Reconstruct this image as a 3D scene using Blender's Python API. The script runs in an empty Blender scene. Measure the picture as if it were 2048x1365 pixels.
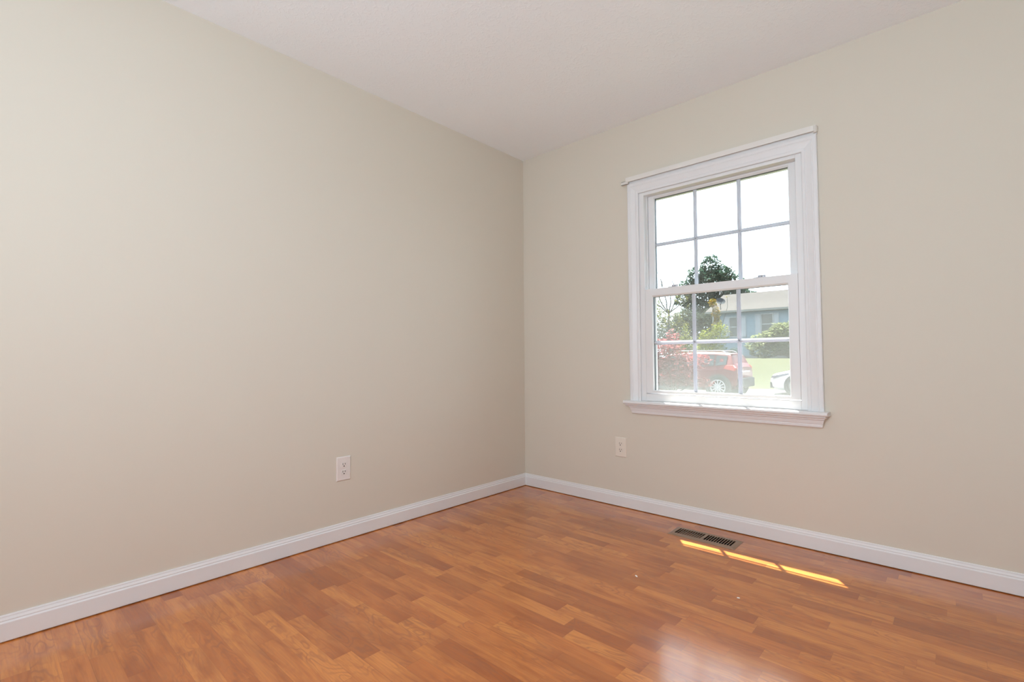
import bpy, bmesh, math, random
from math import sin, cos, pi, radians
from mathutils import Vector, Matrix

sc = bpy.context.scene
COL = sc.collection

# ------------------------------------------------------------------ camera
CAM = Vector((2.4006, -2.7723, 0.9443))
YAW, PITCH, ROLL, FPX = -0.73873, 0.034569, -0.00656, 976.87
cd = bpy.data.cameras.new('camera')
cam = bpy.data.objects.new('camera', cd)
COL.objects.link(cam)
fw = Vector((sin(YAW) * cos(PITCH), cos(YAW) * cos(PITCH), sin(PITCH)))
rt = fw.cross(Vector((0, 0, 1))).normalized()
up = rt.cross(fw)
r2 = rt * cos(ROLL) + up * sin(ROLL)
u2 = -rt * sin(ROLL) + up * cos(ROLL)
M = Matrix((r2, u2, -fw)).transposed().to_4x4()
M.translation = CAM
cam.matrix_world = M
cd.sensor_width = 36.0
cd.lens = FPX / 2048 * 36.0
cd.clip_start = 0.03
cd.clip_end = 300
sc.camera = cam

# ------------------------------------------------------------------ world, sun, exposure
w = bpy.data.worlds.new('sky')
sc.world = w
w.use_nodes = True
bg = w.node_tree.nodes['Background']
bg.inputs['Color'].default_value = (0.77, 0.86, 1.0, 1)
bg.inputs['Strength'].default_value = 5.8

SUN = Vector((0.24, -0.325, -0.894)).normalized()
sd = bpy.data.lights.new('sun', 'SUN')
sd.energy = 60.0
sd.angle = radians(0.53)
sd.color = (1.0, 0.955, 0.87)
so = bpy.data.objects.new('sun', sd)
COL.objects.link(so)
so.rotation_euler = SUN.to_track_quat('-Z', 'Y').to_euler()
so.location = (-3, 4, 9)

# fill light added in an unseen window opening behind the camera
ad = bpy.data.lights.new('rear_fill', 'AREA')
ad.shape = 'RECTANGLE'
ad.size, ad.size_y = 1.1, 1.15
ad.energy = 25
ad.color = (0.84, 0.94, 1.0)
ao = bpy.data.objects.new('rear_fill', ad)
COL.objects.link(ao)
ao.location = (1.68, -3.94, 1.45)
ao.rotation_euler = (radians(90), 0, 0)      # shines towards +y

# added, unseen fill light behind the camera, aimed up to brighten the ceiling
fd = bpy.data.lights.new('upward_fill', 'AREA')
fd.shape = 'DISK'
fd.size = 0.35
fd.energy = 22
fd.color = (0.66, 0.87, 1.0)
fo_ = bpy.data.objects.new('upward_fill', fd)
COL.objects.link(fo_)
fo_.location = (2.65, -3.15, 1.25)
fo_.rotation_euler = Vector((-0.15, 0.85, 1.0)).to_track_quat('-Z', 'Y').to_euler()

FILL_E = 7.5                                # radiance of the added fill globe

sc.view_settings.view_transform = 'Standard'
sc.view_settings.look = 'None'
sc.view_settings.exposure = 0.0
sc.view_settings.gamma = 1.0
sc.view_settings.use_curve_mapping = False
try:
    sc.cycles.use_denoising = True
    sc.cycles.max_bounces = 14
    sc.cycles.diffuse_bounces = 8
    sc.cycles.transparent_max_bounces = 24
    sc.cycles.sample_clamp_indirect = 6
    sc.cycles.caustics_reflective = False
    sc.cycles.caustics_refractive = False
except Exception:
    pass

# ------------------------------------------------------------------ helpers: naming
def tag(o, label=None, cat=None, group=None, kind=None):
    if label: o['label'] = label
    if cat: o['category'] = cat
    if group: o['group'] = group
    if kind: o['kind'] = kind
    return o

def empty(name, loc=(0, 0, 0), rz=0.0):
    o = bpy.data.objects.new(name, None)
    o.empty_display_size = 0.1
    COL.objects.link(o)
    o.location = loc
    o.rotation_euler = (0, 0, rz)
    return o

# ------------------------------------------------------------------ helpers: materials
DIM = 1.0      # overall reflectance scale of the outdoor colours, set before they are made
def mat(name, color=(0.8, 0.8, 0.8), rough=0.5, metal=0.0, spec=0.5, bump=None, var=None, coat=0.0):
    color = tuple(c * DIM for c in color)
    m = bpy.data.materials.new(name)
    m.use_nodes = True
    nt = m.node_tree
    b = nt.nodes['Principled BSDF']
    b.inputs['Base Color'].default_value = (*color, 1)
    b.inputs['Roughness'].default_value = rough
    b.inputs['Metallic'].default_value = metal
    b.inputs['Specular IOR Level'].default_value = spec
    b.inputs['Coat Weight'].default_value = coat
    tc = nt.nodes.new('ShaderNodeTexCoord')
    if var:                                   # (scale, amount): slight mottling of the paint
        n = nt.nodes.new('ShaderNodeTexNoise')
        n.inputs['Scale'].default_value = var[0]
        n.inputs['Detail'].default_value = 3
        nt.links.new(tc.outputs['Object'], n.inputs['Vector'])
        mx = nt.nodes.new('ShaderNodeMix')
        mx.data_type = 'RGBA'
        mx.inputs[6].default_value = (*[c * (1 - var[1]) for c in color], 1)
        mx.inputs[7].default_value = (*[min(1, c * (1 + var[1])) for c in color], 1)
        nt.links.new(n.outputs['Fac'], mx.inputs[0])
        nt.links.new(mx.outputs[2], b.inputs['Base Color'])
    if bump:                                  # (scale, strength, distance)
        n = nt.nodes.new('ShaderNodeTexNoise')
        n.inputs['Scale'].default_value = bump[0]
        n.inputs['Detail'].default_value = 4
        nt.links.new(tc.outputs['Object'], n.inputs['Vector'])
        bp = nt.nodes.new('ShaderNodeBump')
        bp.inputs['Strength'].default_value = bump[1]
        bp.inputs['Distance'].default_value = bump[2]
        nt.links.new(n.outputs['Fac'], bp.inputs['Height'])
        nt.links.new(bp.outputs['Normal'], b.inputs['Normal'])
    return m

def leaf_mat(name, c1, c2, trans=0.45, tint=None):
    """two-tone leaves, a random mix per leaf, part of the light passing through"""
    c1 = tuple(c * DIM for c in c1); c2 = tuple(c * DIM for c in c2)
    m = bpy.data.materials.new(name)
    m.use_nodes = True
    nt = m.node_tree
    nt.nodes.clear()
    out = nt.nodes.new('ShaderNodeOutputMaterial')
    geo = nt.nodes.new('ShaderNodeNewGeometry')
    mx = nt.nodes.new('ShaderNodeMix')
    mx.data_type = 'RGBA'
    mx.inputs[6].default_value = (*c1, 1)
    mx.inputs[7].default_value = (*c2, 1)
    nt.links.new(geo.outputs['Random Per Island'], mx.inputs[0])
    d = nt.nodes.new('ShaderNodeBsdfDiffuse')
    t = nt.nodes.new('ShaderNodeBsdfTranslucent')
    nt.links.new(mx.outputs[2], d.inputs['Color'])
    nt.links.new(mx.outputs[2], t.inputs['Color'])
    s = nt.nodes.new('ShaderNodeMixShader')
    s.inputs[0].default_value = trans
    nt.links.new(d.outputs[0], s.inputs[1])
    nt.links.new(t.outputs[0], s.inputs[2])
    nt.links.new(s.outputs[0], out.inputs['Surface'])
    return m

def glass_mat(name, tint=(0.97, 0.985, 0.975), ior=1.5):
    m = bpy.data.materials.new(name)
    m.use_nodes = True
    nt = m.node_tree
    nt.nodes.clear()
    out = nt.nodes.new('ShaderNodeOutputMaterial')
    t = nt.nodes.new('ShaderNodeBsdfTransparent')
    t.inputs['Color'].default_value = (*tint, 1)
    g = nt.nodes.new('ShaderNodeBsdfGlossy')
    g.inputs['Roughness'].default_value = 0.0
    geo = nt.nodes.new('ShaderNodeNewGeometry')
    dt = nt.nodes.new('ShaderNodeVectorMath'); dt.operation = 'DOT_PRODUCT'
    nt.links.new(geo.outputs['Normal'], dt.inputs[0])
    nt.links.new(geo.outputs['Incoming'], dt.inputs[1])
    prev = dt.outputs['Value']
    for op, v in (('ABSOLUTE', None), ('SUBTRACT', 1.0), ('POWER', 5.0), ('MULTIPLY_ADD', 0.96)):
        n = nt.nodes.new('ShaderNodeMath'); n.operation = op
        if op == 'SUBTRACT':
            n.inputs[0].default_value = 1.0; nt.links.new(prev, n.inputs[1])
        else:
            nt.links.new(prev, n.inputs[0])
            if v is not None: n.inputs[1].default_value = v
            if op == 'MULTIPLY_ADD': n.inputs[2].default_value = 0.04
        prev = n.outputs[0]
    s = nt.nodes.new('ShaderNodeMixShader')
    nt.links.new(prev, s.inputs[0])
    nt.links.new(t.outputs[0], s.inputs[1])
    nt.links.new(g.outputs[0], s.inputs[2])
    nt.links.new(s.outputs[0], out.inputs['Surface'])
    return m

def screen_mat():
    """dusty insect screen: open weave, pale threads that scatter the sun"""
    m = bpy.data.materials.new('insect_screen')
    m.use_nodes = True
    nt = m.node_tree
    nt.nodes.clear()
    out = nt.nodes.new('ShaderNodeOutputMaterial')
    t = nt.nodes.new('ShaderNodeBsdfTransparent')
    d = nt.nodes.new('ShaderNodeBsdfDiffuse')
    tl = nt.nodes.new('ShaderNodeBsdfTranslucent')
    d.inputs['Color'].default_value = (0.15, 0.155, 0.155, 1)
    tl.inputs['Color'].default_value = (0.175, 0.18, 0.18, 1)
    a = nt.nodes.new('ShaderNodeMixShader')
    a.inputs[0].default_value = 0.75
    nt.links.new(d.outputs[0], a.inputs[1])
    nt.links.new(tl.outputs[0], a.inputs[2])
    tc = nt.nodes.new('ShaderNodeTexCoord')
    n = nt.nodes.new('ShaderNodeTexNoise')
    n.inputs['Scale'].default_value = 9
    n.inputs['Detail'].default_value = 5
    nt.links.new(tc.outputs['Object'], n.inputs['Vector'])
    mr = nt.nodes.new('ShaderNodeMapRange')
    # dust cover graded denser downwards, painting the sunlit haze into the mesh
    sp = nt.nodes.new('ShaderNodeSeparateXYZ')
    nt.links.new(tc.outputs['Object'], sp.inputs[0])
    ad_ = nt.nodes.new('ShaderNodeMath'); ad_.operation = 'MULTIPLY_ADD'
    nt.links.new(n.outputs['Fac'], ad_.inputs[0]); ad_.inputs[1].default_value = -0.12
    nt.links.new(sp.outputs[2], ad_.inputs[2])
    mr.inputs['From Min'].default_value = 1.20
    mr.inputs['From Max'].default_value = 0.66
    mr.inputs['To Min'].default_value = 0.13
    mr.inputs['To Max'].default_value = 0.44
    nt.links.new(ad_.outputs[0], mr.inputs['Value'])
    s = nt.nodes.new('ShaderNodeMixShader')
    nt.links.new(mr.outputs[0], s.inputs[0])
    nt.links.new(t.outputs[0], s.inputs[1])
    nt.links.new(a.outputs[0], s.inputs[2])
    nt.links.new(s.outputs[0], out.inputs['Surface'])
    return m

def emit_mat(name, color, strength):
    m = bpy.data.materials.new(name)
    m.use_nodes = True
    nt = m.node_tree
    nt.nodes.clear()
    out = nt.nodes.new('ShaderNodeOutputMaterial')
    e = nt.nodes.new('ShaderNodeEmission')
    e.inputs['Color'].default_value = (*color, 1)
    e.inputs['Strength'].default_value = strength
    nt.links.new(e.outputs[0], out.inputs['Surface'])
    return m

class NT:
    """small node-graph writer"""
    def __init__(s, nt): s.nt = nt
    def math(s, op, a, b=None, c=None):
        n = s.nt.nodes.new('ShaderNodeMath'); n.operation = op
        for i, v in enumerate((a, b, c)):
            if v is None: continue
            if isinstance(v, (int, float)): n.inputs[i].default_value = v
            else: s.nt.links.new(v, n.inputs[i])
        return n.outputs[0]
    def white(s, x, y=0.0):
        cmb = s.nt.nodes.new('ShaderNodeCombineXYZ')
        for i, v in enumerate((x, y)):
            if isinstance(v, (int, float)): cmb.inputs[i].default_value = v
            else: s.nt.links.new(v, cmb.inputs[i])
        n = s.nt.nodes.new('ShaderNodeTexWhiteNoise'); n.noise_dimensions = '2D'
        s.nt.links.new(cmb.outputs[0], n.inputs['Vector'])
        return n.outputs['Value']
    def vec(s, x, y, z):
        cmb = s.nt.nodes.new('ShaderNodeCombineXYZ')
        for i, v in enumerate((x, y, z)):
            if isinstance(v, (int, float)): cmb.inputs[i].default_value = v
            else: s.nt.links.new(v, cmb.inputs[i])
        return cmb.outputs[0]
    def noise(s, v, scale, detail=2.0, rough=0.5, dist=0.0):
        n = s.nt.nodes.new('ShaderNodeTexNoise')
        n.inputs['Scale'].default_value = scale
        n.inputs['Detail'].default_value = detail
        n.inputs['Roughness'].default_value = rough
        n.inputs['Distortion'].default_value = dist
        s.nt.links.new(v, n.inputs['Vector'])
        return n.outputs['Fac']
    def ramp(s, v, a, b, lo=0.0, hi=1.0, smooth=False):
        n = s.nt.nodes.new('ShaderNodeMapRange')
        if smooth: n.interpolation_type = 'SMOOTHSTEP'
        n.inputs['From Min'].default_value = a
        n.inputs['From Max'].default_value = b
        n.inputs['To Min'].default_value = lo
        n.inputs['To Max'].default_value = hi
        s.nt.links.new(v, n.inputs['Value'])
        return n.outputs[0]
    def mix(s, f, a, b, mode='MIX'):
        n = s.nt.nodes.new('ShaderNodeMix'); n.data_type = 'RGBA'; n.blend_type = mode
        for i, v in ((0, f), (6, a), (7, b)):
            if isinstance(v, (int, float)): n.inputs[i].default_value = v
            elif isinstance(v, tuple): n.inputs[i].default_value = (*v, 1)
            else: s.nt.links.new(v, n.inputs[i])
        return n.outputs[2]

def floor_mat():
    m = bpy.data.materials.new('laminate_strips')
    m.use_nodes = True
    nt = m.node_tree
    b = nt.nodes['Principled BSDF']
    N = NT(nt)
    tc = nt.nodes.new('ShaderNodeTexCoord')
    sp = nt.nodes.new('ShaderNodeSeparateXYZ')
    nt.links.new(tc.outputs['Object'], sp.inputs[0])
    X, Y = sp.outputs[0], sp.outputs[1]
    W = 0.0642
    yy = N.math('DIVIDE', N.math('ADD', Y, 2.126 + W * 60), W)
    row = N.math('FLOOR', yy)
    fy = N.math('FRACT', yy)
    rr = N.white(row, 3.7)
    L = N.math('ADD', 0.30, N.math('MULTIPLY', N.white(row, 9.1), 0.14))
    xx = N.math('ADD', N.math('DIVIDE', X, L), N.math('MULTIPLY', rr, 37.0))
    # uneven strip lengths: warp the running coordinate before cutting it
    wob = N.math('MULTIPLY', N.math('SINE', N.math('ADD', N.math('MULTIPLY', xx, 2.4), N.math('MULTIPLY', rr, 19.0))), 0.22)
    xx = N.math('ADD', xx, wob)
    idx = N.math('FLOOR', xx)
    fx = N.math('FRACT', xx)
    r1 = N.white(row, idx)
    r2_ = N.white(idx, N.math('ADD', row, 41.3))
    r3 = N.white(N.math('ADD', idx, 17.9), row)
    # grain: long fibres + cathedral figure
    off = N.math('MULTIPLY', r2_, 61.0)
    v1 = N.vec(N.math('ADD', N.math('MULTIPLY', X, 1.9), off), N.math('MULTIPLY', Y, 6.5), off)
    n1 = N.noise(v1, 2.5, 2.0, 0.42, 0.25)
    rings = N.math('SINE', N.math('MULTIPLY', n1, 68.0))
    ringmask = N.math('MULTIPLY', N.ramp(N.noise(v1, 1.6, 1.0), 0.38, 0.56), N.ramp(r2_, 0.25, 0.75, 0.25, 1.0))
    figure = N.math('MULTIPLY', N.ramp(rings, 0.1, 1.0, 0.0, 1.0), ringmask)
    v2 = N.vec(N.math('ADD', N.math('MULTIPLY', X, 5.0), off), N.math('MULTIPLY', Y, 160.0), 0.0)
    fib = N.noise(v2, 1.0, 4.0, 0.65)
    v3 = N.vec(N.math('ADD', N.math('MULTIPLY', X, 3.2), off), N.math('MULTIPLY', Y, 22.0), off)
    streak = N.noise(v3, 1.1, 3.0, 0.6, 0.6)
    blot = N.noise(N.vec(N.math('ADD', N.math('MULTIPLY', X, 5.0), off), N.math('MULTIPLY', Y, 16.0), 3.0), 1.0, 2.0)
    light = (0.700, 0.245, 0.056)
    mid = (0.570, 0.168, 0.035)
    dark = (0.320, 0.074, 0.016)
    base = N.mix(N.ramp(r1, 0.0, 0.62), mid, light)
    base = N.mix(N.ramp(r3, 0.60, 0.98, 0.0, 0.62), base, dark)
    tone = N.math('MULTIPLY', N.math('MULTIPLY', fx, N.ramp(fx, 0.35, 1.0, 0.2, 1.0)), N.ramp(N.white(N.math('ADD', row, 5.5), idx), 0.45, 0.9, 0.0, 0.75))
    base = N.mix(tone, base, (0.360, 0.085, 0.020))      # many strips darken towards one end
    base = N.mix(N.ramp(streak, 0.44, 0.70, 0.0, 0.65), base, dark)
    base = N.mix(N.ramp(blot, 0.56, 0.76, 0.0, 0.45), base, (0.330, 0.076, 0.018))
    base = N.mix(N.math('MULTIPLY', figure, 0.42), base, (0.26, 0.085, 0.035))
    base = N.mix(N.ramp(fib, 0.35, 0.72, 0.0, 0.34), base, (0.27, 0.095, 0.04))
    # seams
    ey = N.math('MINIMUM', fy, N.math('SUBTRACT', 1.0, fy))
    seam_y = N.ramp(ey, 0.0, 0.022, 1.0, 0.0)
    third = N.math('COMPARE', N.math('MODULO', row, 3.0), 0.0, 0.5)
    low = N.ramp(fy, 0.0, 0.03, 1.0, 0.0)
    plank = N.math('MULTIPLY', low, third)
    exx = N.math('MULTIPLY', N.math('MINIMUM', fx, N.math('SUBTRACT', 1.0, fx)), L)
    seam_x = N.ramp(exx, 0.0, 0.0014, 1.0, 0.0)
    s = N.math('MAXIMUM', N.math('MULTIPLY', seam_y, 0.14), N.math('MULTIPLY', seam_x, 0.18))
    s = N.math('MAXIMUM', s, N.math('MULTIPLY', plank, 0.5))
    base = N.mix(s, base, (0.16, 0.05, 0.02))
    nt.links.new(base, b.inputs['Base Color'])
    b.inputs['Roughness'].default_value = 0.17
    b.inputs['Specular IOR Level'].default_value = 0.55
    b.inputs['Coat Weight'].default_value = 0.48
    b.inputs['Coat Roughness'].default_value = 0.14
    bp = nt.nodes.new('ShaderNodeBump')
    bp.inputs['Strength'].default_value = 0.10
    bp.inputs['Distance'].default_value = 0.0006
    h = N.math('SUBTRACT', N.math('MULTIPLY', fib, 0.5), N.math('MULTIPLY', plank, 1.0))
    nt.links.new(h, bp.inputs['Height'])
    nt.links.new(bp.outputs['Normal'], b.inputs['Normal'])
    return m

def ceiling_mat():
    m = mat('ceiling_paint', (0.88, 0.92, 0.955), 0.9, spec=0.2)
    nt = m.node_tree
    b = nt.nodes['Principled BSDF']
    N = NT(nt)
    tc = nt.nodes.new('ShaderNodeTexCoord')
    a = N.noise(tc.outputs['Object'], 38, 5.0, 0.6, 1.5)
    a = N.ramp(a, 0.50, 0.66, 0, 1, True)
    bp = nt.nodes.new('ShaderNodeBump')
    bp.inputs['Strength'].default_value = 0.30
    bp.inputs['Distance'].default_value = 0.0022
    nt.links.new(a, bp.inputs['Height'])
    nt.links.new(bp.outputs['Normal'], b.inputs['Normal'])
    return m

def siding_mat(name, c):
    m = mat(name, c, 0.6)
    c = tuple(v * DIM for v in c)
    nt = m.node_tree
    b = nt.nodes['Principled BSDF']
    N = NT(nt)
    tc = nt.nodes.new('ShaderNodeTexCoord')
    sp = nt.nodes.new('ShaderNodeSeparateXYZ')
    nt.links.new(tc.outputs['Object'], sp.inputs[0])
    f = N.math('FRACT', N.math('DIVIDE', sp.outputs[2], 0.125))
    edge = N.ramp(f, 0.0, 0.10, 1.0, 0.0)
    col = N.mix(N.math('MULTIPLY', edge, 0.45), c, tuple(x * 0.4 for x in c))
    nt.links.new(col, b.inputs['Base Color'])
    bp = nt.nodes.new('ShaderNodeBump')
    bp.inputs['Distance'].default_value = 0.012
    nt.links.new(N.math('SUBTRACT', 1.0, f), bp.inputs['Height'])
    nt.links.new(bp.outputs['Normal'], b.inputs['Normal'])
    return m

MT = {}
MT['wall'] = mat('wall_paint', (0.66, 0.614, 0.532), 0.75, spec=0.25, bump=(260, 0.06, 0.0006))
MT['ceiling'] = ceiling_mat()
MT['floor'] = floor_mat()
MT['trim'] = mat('white_trim_paint', (0.75, 0.75, 0.76), 0.38, spec=0.4, var=(14, 0.015))
MT['vinyl'] = mat('white_vinyl', (0.76, 0.76, 0.765), 0.42, var=(20, 0.012))
MT['grid'] = leaf_mat('window_grid_white', (0.80, 0.805, 0.885), (0.82, 0.825, 0.895), 0.20)
MT['spacer'] = mat('glazing_spacer', (0.06, 0.07, 0.08), 0.5, metal=0.3, var=(30, 0.1))
MT['glass'] = glass_mat('window_glass')
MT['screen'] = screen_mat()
MT['rod'] = mat('cream_enamel_rod', (0.74, 0.715, 0.68), 0.35, var=(20, 0.01))
MT['lock'] = mat('grey_lock_metal', (0.42, 0.42, 0.46), 0.4, metal=0.3, var=(40, 0.05))
MT['plate'] = mat('white_plastic_plate', (0.76, 0.715, 0.69), 0.35, var=(60, 0.01))
MT['plate_b'] = mat('almond_plastic_plate', (0.76, 0.70, 0.62), 0.35, var=(60, 0.01))
MT['hole'] = mat('dark_slot', (0.03, 0.022, 0.018), 0.8, var=(50, 0.1))
MT['vent'] = mat('brown_vent_enamel', (0.30, 0.205, 0.145), 0.42, metal=0.1, var=(70, 0.06))
MT['damper'] = mat('vent_damper_metal', (0.17, 0.10, 0.065), 0.5, metal=0.2, var=(50, 0.08))
MT['duct'] = mat('duct_dark', (0.02, 0.016, 0.014), 0.8, var=(20, 0.1))
MT['chip'] = mat('white_paint_flake', (0.9, 0.86, 0.8), 0.5, var=(200, 0.03))
MT['fitting'] = mat('fill_stem_metal', (0.6, 0.58, 0.54), 0.35, metal=0.8, var=(10, 0.03))
MT['dome'] = emit_mat('fill_globe_glow', (0.66, 0.86, 1.0), FILL_E)

# ------------------------------------------------------------------ helpers: meshes
class MB:
    def __init__(s): s.v = []; s.f = []; s.m = []
    def add(s, vs, fs, mi=0):
        b = len(s.v)
        s.v += [tuple(v) for v in vs]
        s.f += [tuple(b + i for i in f) for f in fs]
        s.m += [mi] * len(fs)
        return s
    def box(s, x0, x1, y0, y1, z0, z1, mi=0):
        vs = [(x, y, z) for z in (z0, z1) for y in (y0, y1) for x in (x0, x1)]
        return s.add(vs, [(0, 2, 3, 1), (4, 5, 7, 6), (0, 1, 5, 4), (2, 6, 7, 3), (0, 4, 6, 2), (1, 3, 7, 5)], mi)
    def quad(s, a, b, c, d, mi=0): return s.add([a, b, c, d], [(0, 1, 2, 3)], mi)
    def prism(s, prof, f0, f1, mi=0):
        """prof: list of 2-D points; f0/f1 turn a point into its 3-D place at either end"""
        n = len(prof)
        vs = [f0(p) for p in prof] + [f1(p) for p in prof]
        fs = [(i, (i + 1) % n, n + (i + 1) % n, n + i) for i in range(n)]
        fs += [tuple(range(n - 1, -1, -1)), tuple(range(n, 2 * n))]
        return s.add(vs, fs, mi)
    def tube(s, pts, rad, n=8, mi=0):
        rings = []
        for i, p in enumerate(pts):
            p = Vector(p)
            a = Vector(pts[max(0, i - 1)]); b = Vector(pts[min(len(pts) - 1, i + 1)])
            d = (b - a).normalized()
            q = Vector((0, 0, 1)) if abs(d.z) < 0.9 else Vector((1, 0, 0))
            e1 = d.cross(q).normalized(); e2 = d.cross(e1)
            r = rad[i] if isinstance(rad, (list, tuple)) else rad
            rings.append([p + (e1 * cos(2 * pi * k / n) + e2 * sin(2 * pi * k / n)) * r for k in range(n)])
        vs = [v for rg in rings for v in rg]
        fs = []
        for i in range(len(rings) - 1):
            for k in range(n):
                fs.append((i * n + k, i * n + (k + 1) % n, (i + 1) * n + (k + 1) % n, (i + 1) * n + k))
        fs += [tuple(range(n)), tuple((len(rings) - 1) * n + k for k in range(n - 1, -1, -1))]
        return s.add(vs, fs, mi)
    def lathe(s, prof, n=32, c=(0, 0, 0), axis='z', mi=0):
        vs = []
        for r, h in prof:
            for k in range(n):
                a = 2 * pi * k / n
                if axis == 'z': vs.append((c[0] + r * cos(a), c[1] + r * sin(a), c[2] + h))
                else: vs.append((c[0] + r * cos(a), c[1] + h, c[2] + r * sin(a)))
        fs = []
        for i in range(len(prof) - 1):
            for k in range(n):
                fs.append((i * n + k, i * n + (k + 1) % n, (i + 1) * n + (k + 1) % n, (i + 1) * n + k))
        fs += [tuple(range(n)), tuple((len(prof) - 1) * n + k for k in range(n - 1, -1, -1))]
        return s.add(vs, fs, mi)
    def build(s, name, mats, parent=None, smooth=False, bevel=0.0, seg=2, fix=True):
        me = bpy.data.meshes.new(name)
        me.from_pydata(s.v, [], s.f)
        if not isinstance(mats, (list, tuple)): mats = [mats]
        for m in mats: me.materials.append(m)
        for p, i in zip(me.polygons, s.m): p.material_index = i
        if fix:
            bm = bmesh.new(); bm.from_mesh(me)
            bmesh.ops.recalc_face_normals(bm, faces=bm.faces)
            bm.to_mesh(me); bm.free()
        if smooth:
            for p in me.polygons: p.use_smooth = True
        o = bpy.data.objects.new(name, me)
        COL.objects.link(o)
        if parent: o.parent = parent
        if bevel:
            b = o.modifiers.new('bevel', 'BEVEL')
            b.width = bevel; b.segments = seg; b.limit_method = 'ANGLE'; b.angle_limit = radians(40)
        return o

def ring_xz(mb, x0, x1, z0, z1, tl, tr, tb, tt, y0, y1, mi=0):
    """rectangular frame in the x-z plane, outer x0..x1, z0..z1 and the four member widths"""
    mb.box(x0, x0 + tl, y0, y1, z0, z1, mi)
    mb.box(x1 - tr, x1, y0, y1, z0, z1, mi)
    mb.box(x0 + tl, x1 - tr, y0, y1, z0, z0 + tb, mi)
    mb.box(x0 + tl, x1 - tr, y0, y1, z1 - tt, z1, mi)
    return mb

# ------------------------------------------------------------------ room shell
RX, RY, H = 3.45, -3.9, 2.44
OX0, OX1, OZ0, OZ1 = 0.950, 1.855, 0.655, 1.972      # opening of the visible window
VX0, VX1, VY0, VY1 = 1.248, 1.552, -0.243, -0.145    # duct opening in the floor

f = MB()
def fl(x0, x1, y0, y1):
    f.box(x0, x1, y0, y1, -0.02, 0.0)
fl(-0.1, VX0, RY - 0.1, 0.10); fl(VX1, RX + 0.1, RY - 0.1, 0.10)
fl(VX0, VX1, RY - 0.1, VY0); fl(VX0, VX1, VY1, 0.10)
tag(f.build('floor', MT['floor']), kind='structure')
tag(MB().box(-0.12, RX + 0.12, RY - 0.12, 0.16, H, H + 0.10).build('ceiling', MT['ceiling']), kind='structure')
tag(MB().box(-0.12, 0, RY - 0.12, 0.16, -0.02, H).build('wall_left', MT['wall']), kind='structure')
tag(MB().box(RX, RX + 0.12, RY - 0.12, 0.16, -0.02, H).build('wall_right', MT['wall']), kind='structure')
wb = MB()
ring_xz(wb, 0, RX, -0.02, H, OX0, RX - OX1, OZ0 + 0.02, H - OZ1, 0.0, 0.15)
tag(wb.build('wall_back', MT['wall']), kind='structure')
wf = MB()
ring_xz(wf, 0, RX, -0.02, H, 1.10, RX - 2.26, 0.87, H - 2.04, RY - 0.12, RY)
tag(wf.build('wall_front', MT['wall']), kind='structure')

def baseboard(name, a, b, nrm):
    """a, b: ends on the wall line; nrm: unit vector into the room"""
    prof = [(0.0, 0.0035), (0.012, 0.0035), (0.013, 0.006), (0.013, 0.064), (0.0115, 0.067), (0.0095, 0.069),
            (0.0098, 0.0735), (0.0075, 0.078), (0.006, 0.0815), (0.006, 0.085), (0.0045, 0.0885), (0.0, 0.0885)]
    a = Vector(a); b = Vector(b); n = Vector(nrm)
    d = (b - a).normalized()
    def end(P, s):
        return lambda q: P + n * q[0] + d * (q[0] * s) + Vector((0, 0, q[1]))
    mb = MB()
    mb.prism(prof, end(a, 1), end(b, -1))
    return tag(mb.build(name, MT['trim']), kind='structure')
baseboard('baseboard_left', (0, RY, 0), (0, 0, 0), (1, 0, 0))
baseboard('baseboard_back', (0, 0, 0), (RX, 0, 0), (0, -1, 0))
baseboard('baseboard_right', (RX, 0, 0), (RX, RY, 0), (-1, 0, 0))
baseboard('baseboard_front', (RX, RY, 0), (0, RY, 0), (0, 1, 0))

# ------------------------------------------------------------------ the window
win = empty('window_1', (1.403, 0, 0.675))
tag(win, kind='structure')
def wpart(mb, name, m, parent=win, **k):
    """geometry is written in room coordinates, the part hangs on the window's empty"""
    o = mb.build(name, m, None, **k)
    o.parent = parent
    bpy.context.view_layer.update()
    o.matrix_parent_inverse = parent.matrix_world.inverted()
    return o

# casing (moulded, mitred, left / head / right)
CI0, CI1, CIT = 0.955, 1.850, 1.966
cas = [(0.0, 0.0), (0.0, 0.008), (0.002, 0.0105), (0.006, 0.0115), (0.014, 0.012), (0.017, 0.0095), (0.020, 0.0095),
       (0.030, 0.0125), (0.042, 0.0165), (0.046, 0.0185), (0.049, 0.0175), (0.052, 0.0195), (0.064, 0.020), (0.069, 0.018), (0.0705, 0.0)]
mb = MB()
mb.prism(cas, lambda p: (CI0 - p[0], -p[1], 0.675), lambda p: (CI0 - p[0], -p[1], CIT + p[0]))
mb.prism(cas, lambda p: (CI0 - p[0], -p[1], CIT + p[0]), lambda p: (CI1 + p[0], -p[1], CIT + p[0]))
mb.prism(cas, lambda p: (CI1 + p[0], -p[1], CIT + p[0]), lambda p: (CI1 + p[0], -p[1], 0.675))
wpart(mb, 'casing', MT['trim'])
# plain head strip above the casing that the curtain rod is fixed to
mb = MB().box(CI0 - 0.0705, CI1 + 0.0715, -0.012, 0.0, CIT + 0.0705, 2.079)
wpart(mb, 'head_strip', MT['trim'], bevel=0.002)

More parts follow.
